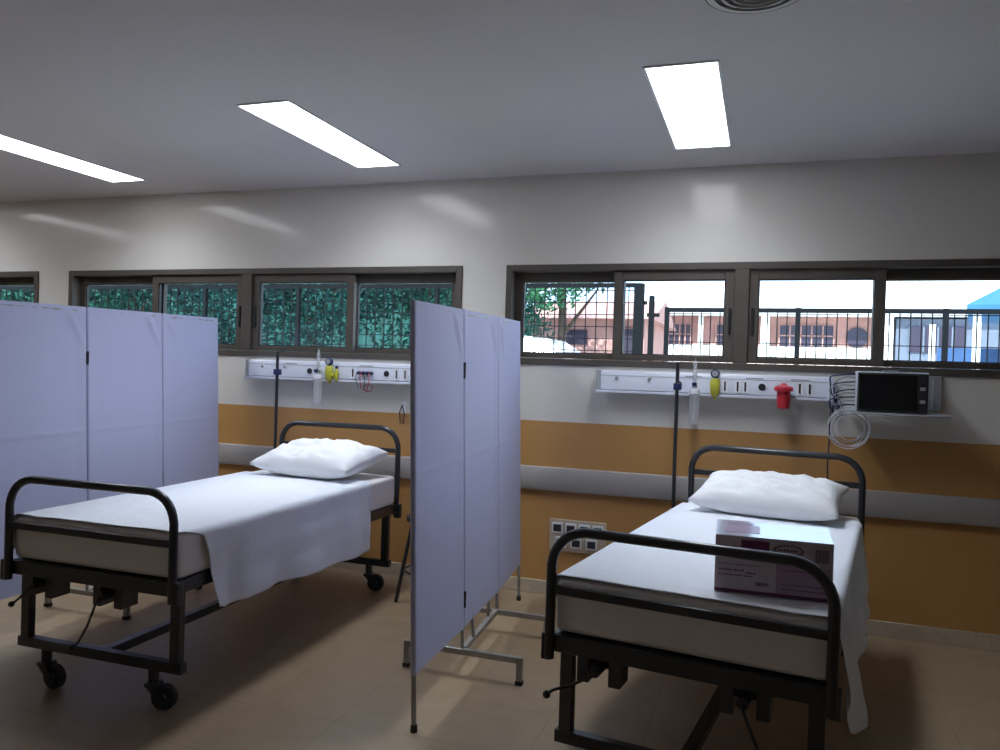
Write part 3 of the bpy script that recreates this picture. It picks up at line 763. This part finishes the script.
for pts in ([(-.95, 1.06), (-.85, 1.28), (-.25, 1.35), (-.22, 1.06)], [(-.14, 1.06), (-.14, 1.35), (.40, 1.29), (.80, 1.06)]):
    A = [bm.verts.new((x, -.835+.6*(z-1.05)*.8, z)) for x, z in pts]; Q = [bm.verts.new((x, -.80+.6*(z-1.05)*.8, z)) for x, z in pts]
    bm.faces.new(A); bm.faces.new(Q[::-1])
    for i in range(4): bm.faces.new((A[i], Q[i], Q[(i+1) % 4], A[(i+1) % 4]))
obj('side_window', bm, 'carglass', t)
for x in (-1.25, 1.25):
    for y in (-.74, .74): w_ = obj('wheel', lathe(B(), [(.2, -.09), (.31, -.09), (.33, -.05), (.33, .05), (.31, .09), (.2, .09)], 24, (x, y, .33), 'Y'), 'tyre', t)
# school building
t = thing('school_building', 'long pink single-storey building with pale roof across the yard', 'building', (0, 28, GZ))
obj('wall', bx(-4.2, 3.6, 0, 8, 0, 2.85), 'brick', t, smooth=0)
obj('base_band', bx(-4.25, 3.65, -.06, -.001, 0, 1.86), 'bwhite', t, smooth=0)
bm = B(); pf = [(-.7, 2.86), (-.7, 3.0), (4, 4.5), (8.7, 3.0), (8.7, 2.86)]
A = [bm.verts.new((-4.8, y, z)) for y, z in pf]; Q = [bm.verts.new((15, y, z)) for y, z in pf]
bm.faces.new(A); bm.faces.new(Q[::-1])
for i in range(5): bm.faces.new((A[i], Q[i], Q[(i+1) % 5], A[(i+1) % 5]))
obj('roof', bm, 'broof', t, smooth=0)
for x in (-3.9, -2.1, .0, 3.72): obj('column', sqtube(B(), (x, -.35, 0), (x, -.35, 2.86), .28 if x > -1 else .16), 'bwhite', t)
for x0, x1 in ((-3.4, -2.45), (-1.6, -.35), (.45, 2.15)):
    w_ = obj('window', bx(x0, x1, -.09, -.065, 1.88, 2.56), 'bglass', t, smooth=0)
    bm = B(); k = x0
    while k <= x1+.01: box(bm, k-.02, k+.02, -.12, -.095, 1.88, 2.56); k += (x1-x0)/5
    box(bm, x0, x1, -.12, -.095, 2.2, 2.24); obj('window_bars', bm, 'brick', w_, smooth=0)
obj('round_sign', lathe(B(), [(.33, -.1), (.33, -.065)], 24, (2.85, 0, 2.2), 'Y'), 'bglass', t)
t = thing('grey_building', 'grey blue building wing right of the pink one across the yard', 'building', (0, 27.6, GZ))
obj('wall', bx(3.95, 14, 0, 8, 0, 2.80), 'bgrey', t, smooth=0)
for x0, x1 in ((4.3, 5.9), (7, 9)):
    w_ = obj('window', bx(x0, x1, -.05, -.001, 1.75, 2.55), 'bglass', t, smooth=0)
    bm = B()
    for k in range(4): box(bm, x0+k*(x1-x0)/4, x0+k*(x1-x0)/4+.05, -.08, -.055, 1.75, 2.55)
    obj('window_bars', bm, 'bgrey', w_, smooth=0)
t = thing('brick_building', 'small reddish brick house behind the white car and trees', 'building', (0, 21, GZ))
obj('wall', bx(-6.4, -3.05, 0, 5, 0, 2.25), 'brick', t, smooth=0)
bm = B(); pf = [(-.4, 2.25), (2.5, 2.95), (5.4, 2.25)]
A = [bm.verts.new((-6.7, y, z)) for y, z in pf]; Q = [bm.verts.new((-2.8, y, z)) for y, z in pf]
bm.faces.new(A); bm.faces.new(Q[::-1])
for i in range(3): bm.faces.new((A[i], Q[i], Q[(i+1) % 3], A[(i+1) % 3]))
obj('roof', bm, 'brick', t, smooth=0)
obj('window', bx(-5.3, -4.6, -.05, -.001, 1.55, 1.95), 'bglass', t, smooth=0); obj('door', bx(-3.75, -3.2, -.05, -.001, 0, 2.0), 'bglass', t, smooth=0)
# blue roofed shelter
t = thing('shelter', 'open shelter with a bright blue roof at the right window edge', 'shelter', (4.9, 16, GZ))
e_ = 2.12; bm = B()
V = [bm.verts.new(p) for p in ((-1.8, -1.5, e_), (3.5, -1.5, e_), (3.5, 2.5, e_), (-.9, 2.5, e_), (-.0, .5, e_+.98), (2.4, .5, e_+.98))]
W_ = [bm.verts.new(p) for p in ((-1.8, -1.5, e_-.09), (3.5, -1.5, e_-.09), (3.5, 2.5, e_-.09), (-.9, 2.5, e_-.09))]
for f in ((0, 1, 5, 4), (1, 2, 5), (2, 3, 4, 5), (3, 0, 4)): bm.faces.new([V[i] for i in f])
bm.faces.new(W_[::-1])
for i in range(4): bm.faces.new((V[i], W_[i], W_[(i+1) % 4], V[(i+1) % 4]))
obj('roof', bm, 'blueroof', t, smooth=0)
for x in (-1.6, .8, 3.2):
    for y in (-1.3, 2.3): obj('post', sqtube(B(), (x, y, 0), (x, y, e_-.09), .1), 'bwhite', t)
obj('side_panel', bx(-1.5, 3.1, 2.24, 2.36, 0, 1.55), 'navyr', t)

# ------------------------------------------------------------------ light
w = bpy.data.worlds.new('world'); S.world = w; w.use_nodes = True
bg = w.node_tree.nodes['Background']; bg.inputs[0].default_value = (.68, .80, 1, 1); bg.inputs[1].default_value = 5.5
sun = bpy.data.lights.new('sun', 'SUN'); sun.energy = 24; sun.angle = .009; sun.color = (1, .95, .86)
so = bpy.data.objects.new('sun', sun); COL.objects.link(so); so.rotation_euler = Vector((.35, .75, -.95)).to_track_quat('-Z', 'Y').to_euler()

for x in (-.36, -2.36, -4.36, -6.36):      # the louvred light of each ceiling panel falls mainly downwards
    al = bpy.data.lights.new('panel_lamp', 'AREA'); al.shape = 'RECTANGLE'; al.size = .28; al.size_y = 1.2
    al.energy = 16; al.spread = math.radians(135); al.color = (.81, .885, 1)
    ao = bpy.data.objects.new('panel_lamp', al); COL.objects.link(ao); ao.location = (x, 3.85, CZ-.008)
# ------------------------------------------------------------------ camera
yaw, pitch, roll = -3.25369359e-01, -9.86348455e-03, 3.10326760e-02
f = Vector((math.sin(yaw)*math.cos(pitch), math.cos(yaw)*math.cos(pitch), math.sin(pitch)))
r0 = Vector((math.cos(yaw), -math.sin(yaw), 0)); u0 = r0.cross(f)
r = math.cos(roll)*r0+math.sin(roll)*u0; u = -math.sin(roll)*r0+math.cos(roll)*u0
cd_ = bpy.data.cameras.new('camera'); cam = bpy.data.objects.new('camera', cd_); COL.objects.link(cam)
cd_.sensor_width = 36; cd_.lens = 781.1/1000*36; cd_.clip_start = .05; cd_.clip_end = 300
mm = Matrix((r, u, -f)).transposed().to_4x4(); mm.translation = (0, 0, 1.46); cam.matrix_world = mm
S.camera = cam
S.view_settings.view_transform = 'Standard'; S.view_settings.look = 'None'; S.view_settings.gamma = 1
S.view_settings.use_curve_mapping = False; S.view_settings.exposure = -.48
